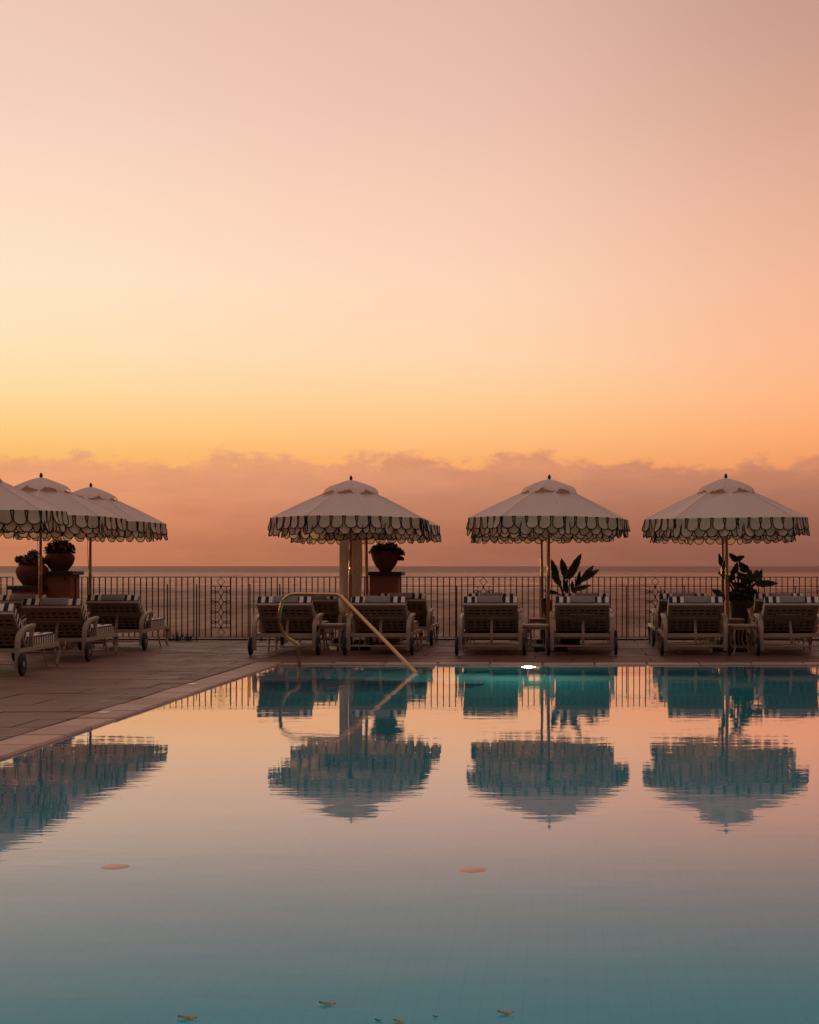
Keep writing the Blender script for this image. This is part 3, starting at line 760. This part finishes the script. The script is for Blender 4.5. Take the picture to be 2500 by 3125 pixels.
def foliage(mb, c, rx, rz, nleaf, size, rnd, droop=0):
    for _ in range(nleaf):
        th = rnd.uniform(0, 2 * math.pi); ph = math.acos(rnd.uniform(-.25, 1)); rr = rnd.uniform(.45, 1.08)
        p = Vector(c) + Vector((rx * rr * math.sin(ph) * math.cos(th), rx * rr * math.sin(ph) * math.sin(th), rz * rr * math.cos(ph)))
        a = Vector((rnd.uniform(-1, 1), rnd.uniform(-1, 1), rnd.uniform(-.4, 1))).normalized(); b = a.orthogonal().normalized()
        b = Matrix.Rotation(rnd.uniform(0, 6.28), 3, a) @ b; c_ = a.cross(b); s_ = size * rnd.uniform(.6, 1.3)
        k = mb.add([p - b * s_, p + c_ * s_ * .8, p + b * s_ * .9 + a * s_ * .3, p - c_ * s_ * .8]); mb.face([k, k + 1, k + 2]); mb.face([k, k + 2, k + 3])
def flowers(t, c, rx, rz, N, rnd):
    for _ in range(N):
        th = rnd.uniform(0, 6.28); ph = rnd.uniform(.3, 1.5)
        p = Vector(c) + Vector((rx * 1.12 * math.sin(ph) * math.cos(th), -abs(rx * 1.12 * math.sin(ph) * math.sin(th)), rz * 1.15 * math.cos(ph)))
        f = MB()
        for q in range(16):
            o = p + Vector((rnd.uniform(-1, 1), rnd.uniform(-1, 1), rnd.uniform(-1, 1))) * .02
            a = Vector((rnd.uniform(-1, 1), rnd.uniform(-1, 1), rnd.uniform(-1, 1))).normalized(); b = a.orthogonal().normalized() * .011; c_ = a.cross(b)
            k = f.add([o - b, o + c_, o + b, o - c_]); f.face([k, k + 1, k + 2, k + 3])
        f.build('flower', 'flower', t)
def potted(x_, y_, z_, prof, lab, rx, rz, N, nfl, seed, trail=None):
    rnd = random.Random(seed)
    t = thing('flower_pot', lab, 'flower pot', (x_, y_, z_))
    MB().lathe(prof, 28).build('pot', 'terracotta', t, True)
    hz = max(h for r_, h in prof)
    MB().lathe([(prof[-1][0] * .9, hz - .05), (prof[-1][0] * .9, hz - .03), (.001, hz - .028)], 20).build('soil', 'soil', t)
    m_ = MB(); foliage(m_, (0, 0, hz), rx, rz, N, .024, rnd)
    if trail:
        for (a, b, c_, rr) in trail: foliage(m_, (a, b, c_), rr, rr, N // 5, .022, rnd)
    m_.build('foliage', 'leaf_small', t)
    if nfl: flowers(t, (0, 0, hz), rx, rz, nfl, rnd)
urn = [(.13, 0), (.135, .02), (.15, .04), (.205, .13), (.232, .23), (.225, .28), (.19, .325), (.165, .345), (.175, .365), (.18, .375)]
bowl = [(.09, 0), (.10, .02), (.155, .09), (.20, .18), (.222, .26), (.232, .285), (.235, .31), (.222, .315)]
xu, yu, zu = pillar(136, 229, 1.072, 25.2, 'taller terracotta pillar carrying an urn of pink flowers', True)
xl, yl, zl = pillar(50, 134, .85, 24.95, 'shorter terracotta pillar carrying the wide bulbous pot', False)
xd, yd, zd = pillar(1133, 1220, 1.062, FY, 'terracotta pillar carrying a round bowl planter, beside the furled parasol', False)
potted(xu, yu, zu, [(r * .98, h * .82) for r, h in urn], 'urn-shaped pot with pink flowers on the taller pillar', .215, .16, 900, 9, 3, [(.14, -.05, .36, .08)])
potted(xl + .03, yl, zl, [(r * 1.06, h * .93) for r, h in urn], 'wide bulbous clay pot with pink flowers on the shorter pillar', .20, .12, 800, 7, 4, [(-.16, -.08, .38, .07), (.02, 0, .45, .09)])
potted(xd + .0, yd, zd, bowl, 'round clay bowl of trailing green leaves on the lone pillar', .235, .12, 1000, 1, 5, [(.22, -.03, .27, .075), (.24, -.03, .19, .04)])

# ------------------------------------------------------------------ furled parasol
fx = (1067 - CX) / F * 24.75
t = thing('furled_parasol', 'tall white furled parasol in its cloth cover by the railing', 'parasol', (fx, 24.75, 0))
cv_ = MB()
def cover(u, v):
    a = u * 2 * math.pi; z_ = .42 + v * 1.62
    r = .148 + .012 * math.sin(v * 3.0) - (.05 * max(0, v - .8) / .2); r += .014 * math.sin(5 * a + 3 * v) + .008 * math.sin(9 * a + 1 - 2 * v)
    xo = .03 * math.sin(v * 2.2) - .012
    return Vector((xo + r * math.cos(a), r * math.sin(a), z_ + .02 * math.sin(3 * a) * (1 - v)))
cv_.grid(48, 20, cover); cv_.build('cover', 'cover', t, True)
MB().tube([(0, 0, .05), (0, 0, 2.12)], .022, 10).build('pole', 'wood', t, True)
MB().cbox((0, 0, .03), (.5, .5, .06), .012).build('base', 'slate', t)
MB().lathe([(.04, .06), (.04, .26), (.03, .28)], 12).build('socket', 'dark', t, True)

# ------------------------------------------------------------------ pool handrail
t = thing('handrail', 'bent stainless steel handrail leading down into the pool', 'handrail', (0, 0, 0))
dpt = 19.14
hr = [(0, 0, -.21), (0, 0, .0), (0, 0, .18), (-.015, -.005, .225), (-.06, -.015, .265), (-.146, -.04, .325), (-.206, -.06, .445), (-.213, -.07, .58), (-.173, -.08, .735), (-.08, -.10, .812), (.02, -.12, .822)]
e0 = Vector((at(913, 2030, dpt).x, dpt, 0)); t.location = e0
pts = bez([e0 + Vector(q) for q in hr], 5)
corner = at(1036, 1815, 18.9); pts += [pts[-1].lerp(corner, .5), corner - (corner - pts[-1]).normalized() * .03]
end = at(1270, 2053, F * (H - WZ) / (2053 - CY)); dr = (end - corner).normalized()
pts += [corner + dr * .03, corner.lerp(end, .5), end, end + dr * .25]
org = t.location.copy()
MB().tube([p_ - org for p_ in pts], .0215, 14).build('rail', 'steel', t, True)
MB().lathe([(.05, 0), (.05, .008), (.03, .016)], 18).build('flange', 'steel', t, True, e0 - org + Vector((0, 0, PZ + (-PZ - .20) + .0)))
ee = end + dr * .05 - org
MB().lathe([(.030, -.03), (.034, 0), (.030, .03)], 14).build('collar', 'dark', t, True, ee)

# ------------------------------------------------------------------ banana plants
def blade(mb, base, tip, wd, rnd, bend=.12):
    base, tip = Vector(base), Vector(tip); ax = tip - base; L = ax.length; ax.normalize()
    view = Vector((rnd.uniform(-.35, .35), -1, rnd.uniform(-.2, .3))); nrm = (view - ax * view.dot(ax)).normalized(); sd = ax.cross(nrm)
    tear = [rnd.uniform(.82, 1.05) for _ in range(13)]
    def P(u, v):
        w_ = wd / 2 * (math.sin(math.pi * min(1, v * .93 + .07) ** .8) ** .75) * tear[int(v * 12)]
        s_ = (u - .5) * 2
        return base + ax * L * v + sd * s_ * w_ + nrm * (abs(s_) * w_ * .45 - bend * L * v * v + .01 * math.sin(9 * v + s_ * 3)) - Vector((0, 0, bend * L * v * v * .5))
    mb.grid(4, 12, P); return mb
def banana(label, loc, prof, leaves, root, dd, seed, extra=None, potmat='pot_dark'):
    rnd = random.Random(seed)
    t = thing('potted_plant', label, 'potted plant', loc)
    MB().lathe(prof, 26).build('pot', potmat, t, True)
    hz = max(h for r_, h in prof)
    MB().lathe([(prof[-1][0] * .92, hz - .05), (prof[-1][0] * .92, hz - .035), (.001, hz - .03)], 20).build('soil', 'soil', t)
    L0 = Vector(loc); rt = Vector((0, 0, hz - .05))
    for (bx, by, tx_, ty_, w_, mt) in leaves:
        off = rnd.uniform(-.14, .10)
        b = at(bx, by, dd) + Vector((0, off, 0)) - L0; tp = at(tx_, ty_, dd) + Vector((0, off + rnd.uniform(-.16, .10), 0)) - L0
        wm = w_ / F * dd
        lf = blade(MB(), b, tp, wm, rnd).build('leaf', mt, t, True)
        md = lf.modifiers.new('thickness', 'SOLIDIFY'); md.thickness = .002
        r0 = rt + Vector((rnd.uniform(-.06, .06), rnd.uniform(-.06, .06), 0))
        mid = r0.lerp(b, .55) + Vector((0, 0, .06)) + (r0 - b).cross(Vector((0, 1, 0))).normalized() * .0
        MB().tube(bez([r0, mid, b, b.lerp(tp, .5)], 5), [.013] * 5 + [.010] * 5 + [.007] * 5 + [.004], 6).build('stem', 'leaf', t, True)
    if extra:
        m_ = MB()
        for (a, b, c_, rr, nn) in extra: foliage(m_, (a, b, c_), rr, rr * .7, nn, .028, rnd)
        m_.build('foliage', 'leaf_small', t)
    return t
def z3(zx, zy): return 1350 + zx / 2.875, 1400 + zy / 2.874
def z6(zx, zy): return 1960 + zx / 3.75, 1660 + zy / 3.75
E_LV = [(1105, 1050, 1225, 812, 96), (1088, 1055, 1040, 850, 84), (1005, 1075, 962, 872, 82), (1215, 1080, 1338, 915, 70), (1225, 1068, 1382, 958, 62), (1168, 1150, 1308, 1100, 56),
        (1040, 1110, 950, 985, 70), (1180, 1140, 1208, 975, 62), (1010, 1180, 885, 1150, 44), (1095, 1180, 1065, 1040, 60), (1150, 1170, 1135, 1060, 50)]
dE = 24.35
potE = [(.15, 0), (.16, .02), (.20, .25), (.225, .42), (.235, .46), (.235, .50), (.215, .505)]
banana('banana plant with upright paddle leaves in a pot by the railing', (at(1738, 0, dE).x, dE, 0), potE,
       [(*z3(a, b), *z3(c, e_), w_ / 2.875 * .82, 'leaf') for a, b, c, e_, w_ in E_LV], None, dE, 21, [(0, 0, .52, .16, 200)])
F_LV = [(1090, 195, 1000, 106, 62), (1085, 190, 1158, 132, 56), (1205, 315, 1105, 205, 84), (1028, 345, 1085, 210, 72), (1245, 445, 1120, 345, 110), (1298, 440, 1322, 280, 110), (1345, 420, 1362, 285, 48),
        (1305, 458, 1542, 437, 70), (1205, 505, 1045, 438, 60), (905, 600, 793, 503, 62), (892, 245, 876, 98, 46), (945, 360, 946, 178, 60), (1240, 340, 1185, 296, 50), (1330, 450, 1375, 360, 50),
        (1190, 400, 1062, 318, 60), (1250, 430, 1205, 300, 70), (1015, 420, 1045, 300, 56), (1170, 390, 1075, 372, 50)]
dF = 24.2
potF = [(.17, 0), (.18, .02), (.195, .30), (.20, .56), (.215, .59), (.215, .64), (.19, .645)]
tp_ = banana('cluster of banana leaves and low bushes in the big dark planter', (at(2267, 0, dF).x, dF, 0), potF,
       [(*z6(a, b), *z6(c, e_), w_ / 3.75 * 1.25, 'leaf') for a, b, c, e_, w_ in F_LV] + [(*z6(885, 350), *z6(858, 318), 10, 'flower_y'), (*z6(885, 345), *z6(880, 305), 10, 'flower_y'), (*z6(945, 350), *z6(960, 318), 9, 'flower_y')], None, dF, 22,
       [(0, 0, .66, .22, 700), (-.18, 0, .66, .12, 200), (.12, -.04, .70, .13, 250)])
flowers(tp_, (.02, 0, .72), .12, .1, 3, random.Random(9))
# small terracotta pot standing on the deck between the poles
t = thing('small_pot', 'small terracotta pot on a clay stand between two parasol poles', 'flower pot', (at(1668, 0, 24.0).x, 24.0, 0))
MB().lathe([(.05, .0), (.055, .40), (.03, .42), (.045, .47), (.07, .50), (.085, .60), (.09, .615), (.08, .62)], 16).build('pot', 'terracotta', t, True)
m_ = MB(); foliage(m_, (0, 0, .62), .07, .05, 120, .02, random.Random(5)); m_.build('foliage', 'leaf_small', t)

# ------------------------------------------------------------------ weeds at the foot of the railing
rnd = random.Random(12)
for px, hh, nb_, lab in ((545, .16, 26, 'tallest tuft of weed at the foot of the plain iron railing'), (575, .11, 22, 'medium tuft of weed beside the tallest one at the railing'),
                         (520, .07, 14, 'low tuft of weed by the lounger foot at the railing'), (800, .07, 12, 'low weed at the railing just past the tall iron ornament'), (1010, .06, 12, 'tiny weed at the railing close to the furled parasol')):
    g = MB(); x0 = (px - CX) / F * 25.1
    for _ in range(nb_):
        a = rnd.uniform(0, 6.28); ln = hh * rnd.uniform(.5, 1.1); lean = rnd.uniform(.1, .9)
        b = Vector((rnd.uniform(-.05, .05), rnd.uniform(-.03, .03), 0)); tip = b + Vector((math.cos(a) * ln * lean, math.sin(a) * ln * lean * .6, ln)); w_ = Vector((-math.sin(a), math.cos(a), 0)) * .008
        m1 = b.lerp(tip, .6); k = g.add([b - w_ * .5, b + w_ * .5, m1 + w_, tip, m1 - w_]); g.face([k, k + 1, k + 2, k + 3, k + 4])
    tag(g.build('weed', 'leaf_small', loc=(x0, 25.1, .0)), lab, 'weed', 'weeds at the railing foot')

# ------------------------------------------------------------------ leaves floating on the pool
FL = [(1000, 3067, .030, 'fallen', 'yellow-brown leaf floating alone between the two others of its size'), (1543, 3096, .028, 'fallen', 'curled brown leaf floating alone on the blue-green water'),
      (572, 3110, .032, 'fallen', 'pale ochre leaf floating where the water is still pinkish'), (1155, 3117, .014, 'pot_dark', 'tiny dark petal floating beside the row of leaves'),
      (1218, 3120, .022, 'fallen', 'small reddish leaf floating beside a tiny dark petal'), (1330, 3105, .011, 'pot_dark', 'tiny dark speck of a leaf floating on its own')]
for i, (px, py, ln, mt, lab) in enumerate(FL):
    dd = F * (H - WZ) / (py - CY); g = MB()
    def P(u, v):
        w_ = .50 * (math.sin(math.pi * min(1, v * 1.02)) ** 1.25 if v > .12 else .06) * (1 + .16 * math.sin(23 * v + i)); s_ = (u - .5) * 2
        return Vector(((v - .5) * ln * 1.6, s_ * w_ * ln, .0012 + .9 * ln * (v - .45) ** 2 * (1 if i % 2 else .5) + .16 * ln * s_ * s_ * (1 - v) + .05 * ln * math.sin(8 * v + 2 * s_)))
    g.grid(6, 14, P); o = g.build('floating_leaf', mt, None, True, at(px, py, dd), rnd.uniform(-.5, .5))
    md = o.modifiers.new('thickness', 'SOLIDIFY'); md.thickness = .0008
    tag(o, lab, 'leaf', 'leaves floating on the pool')

# ------------------------------------------------------------------ round discs floating on the pool
M['disc_pale'] = mat('pale salmon disc', (.66, .46, .37), .7, var=.05)
M['disc'] = mat('salmon disc', (.70, .43, .31), .7, var=.05)
for px, py, lab in ((352, 2645, 'faint round salmon disc on the pool, the one closer to the long pool edge'), (1442, 2655, 'round salmon disc on open pool water, far from the long pool edge')):
    dd = F * (H - WZ) / (py - CY)
    o = MB().lathe([(.040, -.010), (.0535, -.002), (.0545, .0002), (.053, .0008), (.001, .0012)], 28).build('floating_disc', 'disc' if px > 1000 else 'disc_pale', None, True, at(px, py, dd))
    tag(o, lab, 'disc', 'discs on the pool')
